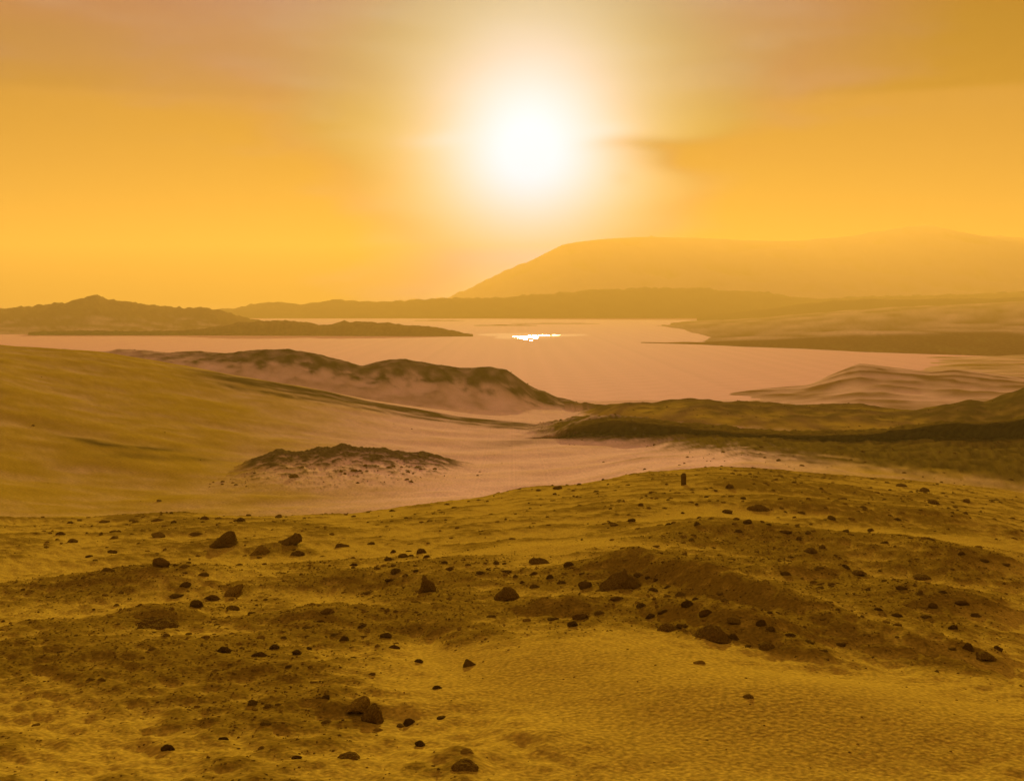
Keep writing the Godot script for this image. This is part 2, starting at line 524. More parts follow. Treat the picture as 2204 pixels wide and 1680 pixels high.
func build_middle() -> void:
	# the sandy valley, with the long dune flank on its left
	var v := [
		with_depth([[-1400, 1387], [2204, 1350], [3400, 1350]], 110),
		with_depth([[-1400, 1100], [0, 1140], [500, 1143], [1000, 1130], [1200, 1110], [1400, 1060], [1600, 1022], [1900, 1040], [2204, 1070], [3400, 1110]], 190),
		with_depth([[-1400, 970], [0, 1040], [250, 1060], [500, 1063], [750, 1063], [1000, 1052], [1200, 1042], [1400, 1003], [1600, 985], [1900, 1012], [2204, 1045], [3400, 1090]], 250),
		with_depth([[-1400, 820], [0, 912], [250, 948], [500, 980], [750, 997], [1000, 1000], [1200, 992], [1400, 972], [1600, 967], [1900, 990], [2204, 1020], [3400, 1060]], 320),
		with_depth([[-1400, 740], [0, 806], [250, 852], [500, 892], [750, 922], [1000, 945], [1200, 947], [1400, 945], [1600, 950], [2204, 985], [3400, 1010]], 400),
		[[-1400, 700, 520], [0, 742, 520], [200, 757, 520], [400, 789, 515], [700, 843, 505], [900, 880, 495], [1050, 902, 485], [1200, 917, 470], [1400, 925, 450], [1600, 930, 440], [2204, 960, 440], [3400, 980, 440]],
		with_depth([[-1400, 765], [0, 780], [400, 815], [700, 862], [900, 880], [1200, 888], [1400, 893], [1600, 897], [2204, 915], [3400, 930]], 570),
		with_depth([[-1400, 820], [0, 830], [700, 872], [900, 874], [1200, 876], [1400, 878], [2204, 890], [3400, 895]], 640),
		with_depth([[-1400, 861], [3400, 861]], 712),
		with_depth([[-1400, 868], [3400, 868]], 780)]
	# rubble streaks lying on the sand: px, py, half-length px, half-height px, tilt, strength
	var streaks := [[215, 955, 80, 7, 0.2, 1.0], [330, 966, 60, 6, 0.08, 0.9], [300, 985, 110, 6, 0.05, 0.5], [440, 990, 60, 4, 0.02, 0.5], [640, 822, 60, 4, 0.18, 0.5], [1120, 950, 90, 8, -0.1, 0.4]]
	put(loft(v, -1400, 3400, 560, 22, func(p, k, u):
		var n := broad.get_noise_2d(p.x * 0.5, p.z)
		var n2 := rough.get_noise_2d(p.x * 0.25, p.z * 0.4)
		var py: float = HY - (p.y - EYE) * F / -p.z
		var dark := 0.0
		for s in streaks:
			var x: float = (u - s[0]) / s[2]
			if absf(x) < 2.0:
				var y: float = (py - s[1] - (u - s[0]) * s[4] + n2 * 6.0) / s[3]
				dark = maxf(dark, s[5] * exp(-x * x - y * y))
		# a stony band under the brow of the flank, broken by a bare strip
		var brow := smoothstep(4.50, 4.62, k + n2 * 0.08) * (1.0 - smoothstep(4.97, 5.02, k)) * smoothstep(330.0, 520.0, u) * (1.0 - smoothstep(1080.0, 1260.0, u))
		brow *= 0.95 - 0.85 * exp(-pow((k - 4.66 + n2 * 0.03) / 0.03, 2.0))
		dark = maxf(dark, brow * clampf(1.0 + n2 * 0.7 + n * 0.4, 0.5, 1.0))
		var grain := fine.get_noise_2d(p.x * 0.35, p.z * 0.22)
		var rubble := smoothstep(2.7, 3.2, k + n * 0.8 + n2 * 0.4) * smoothstep(1330.0, 1680.0, u + n * 250.0) * smoothstep(5.2, 4.4, k)
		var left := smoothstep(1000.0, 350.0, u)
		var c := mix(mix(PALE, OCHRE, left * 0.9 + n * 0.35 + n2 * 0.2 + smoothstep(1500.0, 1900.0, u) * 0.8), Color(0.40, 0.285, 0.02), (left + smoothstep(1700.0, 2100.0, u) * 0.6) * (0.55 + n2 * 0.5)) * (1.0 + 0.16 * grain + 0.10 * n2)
		c.a = 1.0
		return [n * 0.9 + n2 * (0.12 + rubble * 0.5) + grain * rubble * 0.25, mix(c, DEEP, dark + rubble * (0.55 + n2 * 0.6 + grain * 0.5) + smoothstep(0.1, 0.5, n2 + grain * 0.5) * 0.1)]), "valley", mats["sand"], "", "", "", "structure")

	# the headland: dark hilltops over pale slopes
	var crest := [[-500, 752, 670], [0, 756, 660], [200, 760, 645], [270, 757, 640], [400, 760, 635], [480, 762, 632], [520, 757, 630], [570, 753, 630], [625, 754, 630], [690, 763, 630], [740, 777, 630], [778, 787, 630], [812, 778, 632], [855, 773, 632], [890, 776, 632], [920, 782, 632], [990, 792, 632], [1050, 789, 635], [1088, 796, 638], [1118, 815, 642], [1150, 836, 648], [1200, 855, 655], [1260, 868, 660], [1330, 884, 665]]
	var foot := [[-500, 780, 530], [0, 780, 530], [200, 785, 530], [400, 806, 528], [600, 838, 524], [800, 872, 520], [1000, 900, 515], [1200, 912, 520], [1330, 905, 560]]
	var mid := [[-500, 765, 600], [0, 765, 600], [200, 772, 590], [400, 783, 580], [560, 796, 580], [620, 800, 580], [690, 812, 580], [775, 828, 580], [860, 830, 585], [990, 842, 588], [1088, 856, 590], [1150, 876, 595], [1330, 893, 620]]
	put(loft([foot, mid, crest, sunk(crest, 40, 1.12)], -500, 1330, 420, 26, func(p, k, u):
		var n := ridged.get_noise_2d(p.x * 2.2, p.z * 1.4)
		var m := rough.get_noise_2d(p.x * 0.4, p.z * 0.25)
		var dark := smoothstep(1.05, 1.45, k + m * 0.4 + n * 0.15) * smoothstep(180.0, 520.0, u + m * 80.0)
		return [n * 1.6 * clampf(1.4 - absf(k - 1.3), 0.0, 1.0) * (0.35 if k > 1.9 else 1.0) + m * 0.5, mix(mix(PALE, BROWN, 0.2 + n * 0.5), DEEP, dark * (0.85 + m * 0.4))], Vector2(0, 120)), "headland", mats["sand"], "", "", "", "structure")
	# pale dune at the near right of the bay
	crest = [[1370, 873, 745], [1500, 859, 770], [1620, 840, 800], [1740, 829, 820], [1790, 806, 835], [1850, 783, 850], [1920, 790, 860], [2000, 799, 860], [2060, 795, 870], [2204, 812, 890], [2500, 806, 900], [3200, 790, 920]]
	mid = with_depth([[1370, 876], [1500, 868], [1620, 858], [1740, 850], [1850, 832], [2000, 838], [2204, 845], [3200, 830]], 720)
	foot = with_depth([[1370, 886], [3200, 892]], 600)
	put(loft([foot, mid, crest, sunk(crest, 30, 1.12)], 1370, 3200, 260, 14, func(p, k, _u):
		var n := broad.get_noise_2d(p.x * 0.5, p.z * 0.9)
		var dark := smoothstep(0.0, 0.35, n) * smoothstep(0.9, 1.5, k)
		return [n * 2.4 * clampf(2.0 - k, 0.1, 1.0) * clampf(k, 0.0, 1.0), mix(mix(PALE, BROWN, 0.5 + n), RUST, 0.1 + dark * 0.85)]), "dune", mats["sand"], "", "", "", "structure")

	# hazy flats that close the bay on the right
	var flats := []
	for d in [800.0, 930.0, 1080.0, 1200.0, 1290.0, 1330.0]:
		var row := []
		for k in 14:
			var px := 1760.0 + k * 110.0
			var y := lerpf(-2.0, 2.2, smoothstep(1770.0 + (d - 800.0) * 0.25, 2080.0 + (d - 800.0) * 0.25, px)) - (4.0 if d > 1300.0 else 0.0)
			row.append([px, HY + (EYE - y) * F / d, d])
		flats.append(row)
	put(loft(flats, 1760, 3190, 200, 14, func(p, _k, _u):
		var n := broad.get_noise_2d(p.x * 0.35, p.z * 0.5)
		return [n * 1.6, mix(mix(PALE, BROWN, 0.35 + n * 1.2), OCHRE, 0.25)]), "beach", mats["sand"], "", "", "", "structure")

	# dark hills behind the valley on the right
	crest = [[1215, 858, 600], [1290, 862, 560], [1350, 868, 540], [1400, 871, 530], [1470, 862, 525], [1520, 864, 520], [1560, 868, 520], [1680, 867, 520], [1760, 874, 515], [1850, 872, 510], [1900, 879, 505], [1970, 879, 500], [2040, 868, 495], [2085, 864, 490], [2120, 866, 490], [2155, 855, 490], [2204, 836, 490], [2400, 780, 480], [3200, 720, 470]]
	foot = [[1215, 872, 560], [1350, 888, 500], [1500, 908, 455], [1700, 928, 430], [2000, 938, 415], [2204, 934, 405], [3200, 920, 390]]
	put(loft([sunk(foot, 3, 0.98), foot, crest, sunk(crest, 30, 1.15)], 1215, 3200, 420, 26, func(p, k, u):
		var n := ridged.get_noise_2d(p.x * 2.0, p.z * 1.6)
		var m := rough.get_noise_2d(p.x * 0.35, p.z * 0.35)
		var dark := smoothstep(1.1, 1.75, k + m * 0.5) * 0.75 + 0.12 + smoothstep(1900.0, 2150.0, u) * 0.5
		return [n * 1.5 * clampf(k - 1.0, 0.0, 1.0) + m * 0.4 * clampf(k - 0.8, 0.0, 1.0), mix(mix(OCHRE, BROWN, 0.4 + n), DEEP, dark * (0.75 + m * 0.5))], Vector2(140, 0)), "dark_hills", mats["sand"], "", "", "", "structure")

	# dark ridge across the right of the valley
	crest = [[1040, 956, 414], [1100, 949, 412], [1190, 938, 404], [1240, 918, 396], [1310, 906, 388], [1400, 912, 374], [1500, 924, 360], [1600, 933, 348], [1700, 939, 340], [1850, 936, 332], [1950, 926, 328], [2010, 916, 326], [2060, 910, 325], [2110, 912, 324], [2204, 898, 322], [2600, 868, 318], [3400, 820, 316]]
	mid = between(crest, foot, 0.5, 2.0)
	foot = footing([[1040, 960], [1190, 956], [1300, 958], [1400, 967], [1500, 978], [1600, 993], [1700, 1006], [1900, 1030], [2204, 1064], [3400, 1110]])
	put(loft([sunk(foot, 1, 0.985), foot, mid, crest, sunk(crest, 30, 1.18)], 1040, 3400, 520, 26, func(p, k, u):
		var n := broad.get_noise_2d(p.x * 0.7, p.z * 1.6)
		var m := rough.get_noise_2d(p.x * 0.5, p.z * 0.6)
		var f := fine.get_noise_2d(p.x * 0.35, p.z * 0.2)
		var sand := smoothstep(1.15, 0.35, k + n * 0.9 + m * 0.7 + f * 0.4) + smoothstep(0.15, 0.5, n + f * 0.3) * 0.45
		return [(n * 1.2 + m * 1.0 + f * 0.5) * clampf(k - 0.9, 0.0, 1.0) * (0.6 if k > 2.8 else 1.0), mix(mix(DEEP, DARK, 0.5 + m + f * 1.4), mix(PALE, DARK, smoothstep(1250.0, 1500.0, u)), sand)], Vector2(160, 0)), "dark_ridge", mats["sand"], "", "", "", "structure")

	# the stony mound in the valley
	crest = [[380, 1034, 294], [440, 1026, 298], [480, 1014, 301], [515, 1001, 303], [560, 980, 304], [598, 968, 304], [640, 973, 304], [690, 965, 305], [715, 961, 306], [735, 954, 306], [760, 960, 307], [800, 965, 308], [850, 969, 310], [930, 976, 314], [1000, 986, 318], [1080, 1000, 322]]
	mid = [[380, 1038, 278], [510, 1022, 280], [598, 1004, 282], [735, 998, 284], [850, 1000, 288], [930, 1002, 294], [1080, 1010, 304]]
	foot = footing([[380, 1052], [560, 1072], [700, 1080], [850, 1074], [980, 1048], [1080, 1024]])
	put(loft([sunk(foot, 1, 0.985), foot, mid, crest, sunk(crest, 14, 1.08)], 380, 1080, 360, 24, func(p, k, u):
		var n := rough.get_noise_2d(p.x * 0.8, p.z * 0.8)
		var m := fine.get_noise_2d(p.x * 0.5, p.z * 0.5)
		var dark := smoothstep(1.7, 2.5, k + n * 1.0 + m * 0.3) * 0.92 + smoothstep(0.25, 0.45, m) * smoothstep(0.8, 1.4, k) * 0.5
		var fade := sin(clampf((u - 380.0) / 700.0, 0.0, 1.0) * PI)
		return [(n * 0.8 * clampf(k - 1.1, 0.0, 1.0) + m * 0.5 * clampf(k - 2.0, 0.05, 1.0)) * fade, mix(mix(PALE, OCHRE, smoothstep(1000.0, 350.0, u) * 0.85 + n * 0.3), DEEP, dark * minf(fade * 2.5, 1.0))], Vector2(90, 160)), "mound", mats["sand"], "", "", "", "structure")


# ---------------------------------------------------------------- the stony foreground slope

const CREST := [[-900, 1105, 66], [0, 1119, 70], [350, 1117, 72], [600, 1113, 74], [760, 1105, 78], [900, 1088, 84], [1050, 1066, 92], [1150, 1050, 98], [1210, 1045, 101], [1270, 1036, 106], [1350, 1022, 114], [1450, 1012, 126], [1540, 1005, 138], [1640, 1008, 147], [1760, 1018, 152], [1900, 1030, 156], [2050, 1042, 158], [2204, 1064, 160], [3200, 1130, 165]]
var table := PackedVector2Array()       # (drop, distance) of the crest every 8 survey pixels from -900
var bumps := []                         # [x, z, cos, sin, half-length, half-width, height, cover, reach]
var row_bumps := []


func slope_base(x: float, d: float) -> float:
	var e := maxf(d, 5.0)
	var u := clampf((x / e * F + CX + 900.0) / 8.0, 0.0, table.size() - 1.001)
	var i := int(u)
	var c := table[i].lerp(table[i + 1], u - i)
	var s := (c.x - 5.1) / (c.y - 12.0)
	if d < c.y:
		return EYE - 5.1 - s * (d - 12.0)
	e = d - c.y
	return EYE - c.x - s * e - 0.007 * e * e


func on_base(px: float, py: float) -> Vector3:
	var a := 5.0
	var b := 170.0
	for k in 40:
		var d := (a + b) / 2.0
		var x := (px - CX) / F * d
		if HY + (EYE - slope_base(x, d)) * F / d > py:
			a = d
		else:
			b = d
	return Vector3((px - CX) / F * a, slope_base((px - CX) / F * a, a), -a)


func ridge(px1: float, py1: float, px2: float, py2: float, width: float, height: float, cover: float) -> void:
	var p := on_base(px1, py1)
	var q := on_base(px2, py2)
	var m := (p + q) / 2.0
	var v := Vector2(q.x - p.x, q.z - p.z)
	var l := maxf(v.length() / 2.0, 0.01)
	v = v.normalized()
	if v.x < 0.0:
		v = -v
	bumps.append([m.x, m.z, v.x, v.y, l, width, height, cover, 2.2 * maxf(l, width)])


func bump_at(x: float, z: float) -> Vector2:
	# (height, cover) that the hummocks add; the side towards the eye is the steeper one
	var h := 0.0
	var c := 0.0
	for b in row_bumps:
		var dx: float = x - b[0]
		var dz: float = z - b[1]
		if absf(dx) > b[8]:
			continue
		var u: float = (dx * b[2] + dz * b[3]) / b[4]
		var t: float = (-dx * b[3] + dz * b[2]) / b[5]
		var g := exp(-pow(absf(u), 2.6) - t * t)
		var gh := exp(-pow(absf(u), 2.6) - t * t * (2.2 if t > 0.0 else 0.7))
		h += b[6] * gh
		if b[7] != 0.0:
			var tc := t - 0.35
			c += b[7] * exp(-pow(absf(u), 2.6) - tc * tc) if b[6] > 0.0 else b[7] * g
	return Vector2(h, c)


func all_bumps() -> void:
	for i in 513:
		var q := along(CREST, -900.0 + i * 8.0)
		table.append(Vector2((q.x - HY) * q.y / F, q.y))
	# the rocky crest in front of us and its lower spurs
	ridge(1220, 1262, 1420, 1245, 1.7, 0.4, 0.6)
	ridge(1340, 1240, 1620, 1318, 0.95, 0.45, 0.9)
	ridge(1560, 1300, 1900, 1398, 1.0, 0.32, 0.75)
	ridge(1390, 1335, 1690, 1402, 1.0, 0.34, 0.95)
	ridge(1120, 1330, 1280, 1335, 0.8, 0.22, 0.6)
	ridge(1300, 1245, 1900, 1400, 0.9, 0.12, 0.7)
	ridge(1380, 1330, 1700, 1408, 0.7, 0.08, 0.6)
	ridge(1690, 1410, 1790, 1450, 0.5, 0.15, 0.6)
	# long swells on the right
	ridge(1500, 1050, 1980, 1066, 7.0, 0.6, 0.55)
	ridge(1600, 1090, 2160, 1135, 7.0, 0.7, 0.6)
	ridge(1420, 1150, 1760, 1170, 5.0, 0.55, 0.6)
	ridge(1760, 1172, 2300, 1255, 5.0, 0.75, 0.75)
	ridge(1640, 1235, 1880, 1255, 2.0, 0.4, 0.5)
	ridge(1860, 1262, 2120, 1340, 2.0, 0.5, 0.8)
	ridge(1900, 1395, 2180, 1425, 1.3, 0.28, 0.7)
	ridge(1560, 1012, 1720, 1016, 6.0, 0.2, 0.7)
	ridge(1300, 1030, 1390, 1020, 5.0, 0.2, 0.5)
	# swells and rubble on the left and in the middle
	ridge(60, 1150, 520, 1150, 4.5, 0.5, 0.55)
	ridge(90, 1250, 560, 1262, 3.2, 0.5, 0.6)
	ridge(250, 1335, 440, 1345, 1.3, 0.3, 0.9)
	ridge(560, 1345, 980, 1330, 2.4, 0.3, 0.6)
	ridge(700, 1255, 1060, 1270, 2.6, 0.3, 0.5)
	ridge(380, 1175, 680, 1185, 2.6, 0.3, 0.4)
	ridge(0, 1400, 420, 1440, 1.8, 0.2, 0.35)
	ridge(480, 1450, 840, 1480, 1.0, 0.12, 0.35)
	ridge(620, 1520, 960, 1540, 0.9, 0.15, 0.4)
	ridge(880, 1350, 1060, 1400, 0.9, 0.16, 0.55)
	ridge(1060, 1560, 1240, 1640, 0.7, 0.1, 0.35)
	ridge(900, 1640, 1050, 1660, 0.6, 0.12, 0.5)
	# the smooth drift at the lower right, and the pale streak that crosses the slope
	ridge(1180, 1400, 1750, 1620, 2.6, 0.35, -0.9)
	ridge(1700, 1480, 2300, 1640, 3.5, 0.2, -0.8)
	ridge(1080, 1185, 1420, 1200, 3.5, 0.25, -0.55)
	ridge(700, 1275, 860, 1370, 0.8, -0.1, -0.5)
	ridge(860, 1370, 1010, 1480, 0.5, -0.1, -0.7)
	ridge(1300, 1120, 1700, 1105, 3.0, -0.2, -0.5)
	ridge(1400, 1275, 1900, 1330, 2.2, 0.1, -0.55)
	ridge(1900, 1160, 2300, 1180, 3.5, 0.1, -0.6)


func slope_at(x: float, z: float) -> Array:
	# [height, cover of dark rubble] anywhere on the slope
	var d := -z
	var b := bump_at(x, z)
	var n := rough.get_noise_2d(x * 0.9, z * 0.9)
	var s := fine.get_noise_2d(x * 1.3, z * 1.3)
	var w := broad.get_noise_2d(x * 1.4, z * 1.4)
	var bare := clampf(-b.y * 1.3, 0.0, 1.0)
	var cover := 0.34 + b.y + w * 0.5 + n * 0.9
	var lumps := (0.13 * n + 0.07 * s) * (1.0 - 0.85 * bare)
	return [slope_base(x, d) + b.x + lumps + w * 0.35, clampf(cover, 0.0, 1.0), s]


func pick_rows(z: float) -> void:
	row_bumps = bumps.filter(func(b): return absf(z - b[1]) < b[8])


func build_hillside() -> void:
	all_bumps()
	var nu := 820
	var nv := 520
	var v := PackedVector3Array()
	var c := PackedColorArray()
	v.resize(nu * nv)
	c.resize(nu * nv)
	var sand := Color(0.61, 0.435, 0.045)
	var dust := Color(0.50, 0.35, 0.035)
	var rubble := Color(0.22, 0.14, 0.012)
	for j in nv:
		var d := 5.0 * pow(235.0 / 5.0, j / float(nv - 1))
		pick_rows(-d)
		for i in nu:
			var x := lerpf(-0.62, 0.62, i / float(nu - 1)) * (d + 7.0)
			var s := slope_at(x, -d)
			v[j * nu + i] = Vector3(x, s[0], -d)
			var k: float = smoothstep(0.22, 0.85, s[1] + s[2] * 0.7 * (0.3 + s[1]))
			c[j * nu + i] = mix(mix(sand, dust, s[1] + s[2] * 0.5), rubble, k * 0.75)
	put(grid_mesh(v, c, nu, nv), "hillside", mats["soil"], "", "", "", "structure")


func on_slope(px: float, py: float) -> Vector3:
	# the nearest place on the slope that lies on that line of sight
	var d := 7.0
	var last := 7.0
	while d < 200.0:
		var x := (px - CX) / F * d
		pick_rows(-d)
		var y: float = slope_at(x, -d)[0]
		if EYE - (py - HY) / F * d <= y:
			break
		last = d
		d *= 1.012
	d = (d + last) / 2.0
	var xx := (px - CX) / F * d
	pick_rows(-d)
	return Vector3(xx, slope_at(xx, -d)[0], -d)


# ---------------------------------------------------------------- stones

func stone_mesh(seed_: int, nu := 16, nv := 11, sharp := 9) -> ArrayMesh:
	# a broken stone about 1 across: a ball cut by planes and roughened, its base at y = -0.3
	var r := RandomNumberGenerator.new()
	r.seed = seed_
	var planes := []
	for k in sharp:
		var n := Vector3(r.randfn(), r.randfn() * 0.8 + 0.2, r.randfn()).normalized()
		planes.append([n, r.randf_range(0.30, 0.46)])
	var nz := FastNoiseLite.new()
	nz.seed = seed_
	nz.frequency = 1.6
	nz.fractal_octaves = 3
	var ring := []
	for j in nv + 1:
		var row := []
		for i in nu:
			var a := PI * j / nv
			var b := TAU * i / nu
			var dir := Vector3(sin(a) * cos(b), cos(a), sin(a) * sin(b))
			var l := 0.52
			for p in planes:
				var q: float = dir.dot(p[0])
				if q > 0.05:
					l = minf(l, p[1] / q)
			l *= 1.0 + 0.14 * nz.get_noise_3dv(dir * 1.2)
			row.append(dir * l)
		ring.append(row)
	return ring_mesh(ring)


func ring_mesh(ring: Array) -> ArrayMesh:
	var st := SurfaceTool.new()
	st.begin(Mesh.PRIMITIVE_TRIANGLES)
	st.set_smooth_group(-1)
	for j in ring.size() - 1:
		var n: int = ring[j].size()
		for i in n:
			var a: Vector3 = ring[j][i]
			var b: Vector3 = ring[j][(i + 1) % n]
			var c: Vector3 = ring[j + 1][i]
			var d: Vector3 = ring[j + 1][(i + 1) % n]
			for t in [[a, b, c], [b, d, c]]:
				if (t[1] - t[0]).cross(t[2] - t[0]).length_squared() > 1e-14:
					for q in t:
						st.add_vertex(q)
	st.generate_normals()
	return st.commit()


func outline_rock(points: Array, scale_: float, depth: float, seed_: int) -> ArrayMesh:
	# a boulder of that profile (survey pixels, y up from its foot), rounded off in depth
	var nz := FastNoiseLite.new()
	nz.seed = seed_
	nz.frequency = 0.9 / (scale_ * 18.0)
	nz.fractal_octaves = 4
	var mid := Vector2.ZERO
	var pts := []
	var wide := 0.0
	for q in points:
		wide = maxf(wide, absf(q[0]))
	for k in points.size():
		var a := Vector2(points[k][0], points[k][1])
		var b := Vector2(points[(k + 1) % points.size()][0], points[(k + 1) % points.size()][1])
		for t in 4:
			pts.append(a.lerp(b, t / 4.0) * scale_)
	for p in pts:
		mid += p / pts.size()
	mid.y *= 0.5
	var ring := []
	var n := 13
	for j in n:
		var t := -1.0 + 2.0 * j / (n - 1)
		var s := pow(maxf(1.0 - pow(absf(t), 2.2), 0.0), 0.5)
		var row := []
		for p in pts:
			var q: Vector2 = mid + (p - mid) * s
			var w := Vector3(q.x, q.y, t * depth * 0.5)
			w += Vector3(nz.get_noise_3dv(w), nz.get_noise_3dv(w + Vector3(50, 0, 0)), nz.get_noise_3dv(w + Vector3(0, 50, 0))) * scale_ * minf(5.0, wide * 0.12)
			row.append(w)
		ring.append(row)
	return ring_mesh(ring)


# profile of each large boulder: name, px and py of its foot, outline, label
const HEROES := [
	["boulder", 483, 1172, [[-34, -6], [-30, 0], [-19, 9], [-10, 16], [-5, 22], [10, 29], [19, 28], [22, 20], [27, 4], [29, -6]], "large dark pyramid boulder near the left crest, its right side steep", "pyramid boulder"],
	["boulder", 618, 1172, [[-22, -5], [-20, 3], [-12, 6], [-4, 8], [4, 14], [16, 22], [24, 20], [31, 12], [31, 6], [20, 0], [8, -4]], "tilted dark boulder with raised right end, right of the pyramid boulder", "tilted boulder"],
	["boulder", 560, 1190, [[-24, -5], [-14, 4], [-4, 14], [4, 18], [12, 15], [20, 2], [24, -5]], "dusty triangular rock between the pyramid boulder and the tilted boulder", "triangular rock"],
	["boulder", 920, 1274, [[-20, -4], [-15, 10], [-12, 22], [-10, 37], [-6, 35], [0, 27], [12, 20], [18, 8], [20, -4]], "dark boulder with a pointed fin at its left end, in the middle of the slope", "fin boulder"],
	["boulder", 1090, 1286, [[-30, -5], [-24, 4], [-14, 14], [-4, 21], [8, 21], [20, 13], [28, 5], [32, -5]], "dark rounded dome boulder at the left end of the rocky crest", "dome boulder"],
	["boulder", 1160, 1213, [[-24, -1], [-22, 6], [-14, 11], [2, 11], [14, 8], [23, 1], [22, -6], [4, -8], [-16, -5]], "long flat dark slab on the pale patch above the rocky crest", "flat slab"],
	["boulder", 508, 1285, [[-30, -4], [-24, 8], [-14, 15], [0, 22], [12, 25], [15, 20], [9, 12], [13, 0], [14, -4]], "dusty overhanging rock whose tip leans right, left of centre", "overhanging rock"],
	["boulder", 330, 1348, [[-32, -6], [-30, 8], [-22, 16], [-12, 12], [4, 9], [22, 12], [40, 8], [52, 0], [52, -8]], "broad low dark outcrop on the left of the slope", "broad outcrop"],
	["boulder", 800, 1549, [[-29, -6], [-23, 2], [-16, 16], [-8, 27], [0, 33], [8, 33], [15, 26], [21, 14], [25, 0], [26, -6]], "dark haystack shaped boulder alone on the sand near the bottom", "haystack boulder"],
	["boulder", 775, 1528, [[-34, -4], [-24, 5], [-10, 14], [4, 21], [14, 22], [20, 14], [22, -4]], "low dusty slab leaning behind the haystack shaped boulder", "leaning slab"],
	["boulder", 1340, 1262, [[-52, -4], [-40, 6], [-20, 20], [0, 31], [8, 35], [10, 22], [22, 18], [34, 12], [44, -4]], "dark wedge of bare rock that tops the rocky crest", "crest wedge"],
	["boulder", 1372, 1243, [[-9, -3], [-8, 4], [-3, 8], [4, 8], [9, 3], [9, -3]], "small block just right of the wedge on the rocky crest", "crest block"],
	["boulder", 1536, 1372, [[-48, -5], [-36, 6], [-18, 17], [-4, 22], [10, 20], [22, 8], [34, -2], [44, -10], [0, -14]], "dark hump of rock on the lower spur of the rocky crest", "spur hump"],
	["boulder", 1440, 1356, [[-28, -5], [-20, 5], [-6, 12], [8, 10], [20, 4], [26, -5]], "mound of dark rock left of the hump on the lower spur", "spur mound"],
	["boulder", 1652, 1396, [[-24, -5], [-16, 6], [-4, 12], [8, 10], [18, 2], [24, -6]], "dark rock at the right end of the lower spur", "spur end rock"],
	["boulder", 1630, 1092, [[-24, -3], [-18, 3], [-6, 7], [10, 8], [20, 4], [27, -2], [24, -5]], "flat dark ledge on the upper right of the slope", "flat ledge"],
	["standing_stone", 1472, 1043, [[-5.5, -4], [-6, 8], [-6, 22], [-2, 26], [3, 25.5], [5.5, 20], [5, 6], [6, -4]], "single upright stone standing like a post near the crest", "upright stone"],
	["boulder", 1745, 1186, [[-15, -4], [-12, 3], [-4, 9], [6, 9], [13, 4], [16, -4]], "larger dark rock of a pair on the right swell", "larger paired rock"],
	["boulder", 1770, 1181, [[-8, -3], [-6, 4], [0, 8], [6, 5], [9, -3]], "smaller dark rock of a pair on the right swell", "smaller paired rock"],
	["boulder", 1850, 1238, [[-17, -3], [-12, 3], [-3, 6], [8, 4], [16, -1]], "dark flat rock below the pair on the right swell", "flat rock below the pair"],
	["boulder", 1985, 1245, [[-24, -4], [-16, 4], [0, 7], [14, 4], [24, -4]], "long dark rock at the left end of the lowest right swell", "long low rock"],
	["boulder", 1941, 1048, [[-13, -3], [-9, 4], [0, 7], [8, 4], [13, -3]], "left one of two round rocks under the far right crest", "left round rock"],
	["boulder", 1991, 1056, [[-13, -3], [-10, 5], [-2, 10], [7, 7], [12, -3]], "right one of two round rocks under the far right crest", "right round rock"],
	["boulder", 2120, 1412, [[-26, -4], [-14, 4], [0, 8], [12, 6], [24, -4]], "dark rock at the right end of the lowest rubble streak", "streak end rock"],
	["boulder", 705, 1320, [[-16, -3], [-14, 5], [-5, 10], [8, 9], [15, 2], [15, -4]], "rounded stone left of the pale streak in the middle of the slope", "rounded stone"],
	["boulder", 1000, 1648, [[-30, -4], [-22, 6], [-8, 12], [10, 10], [26, 3], [32, -5]], "low dark hump at the bottom edge, right of the haystack shaped boulder", "bottom edge hump"],
	["boulder", 750, 1628, [[-26, -3], [-18, 3], [-2, 6], [16, 4], [26, -3]], "flat dark stone at the bottom edge below the haystack shaped boulder", "bottom edge flat stone"],
]

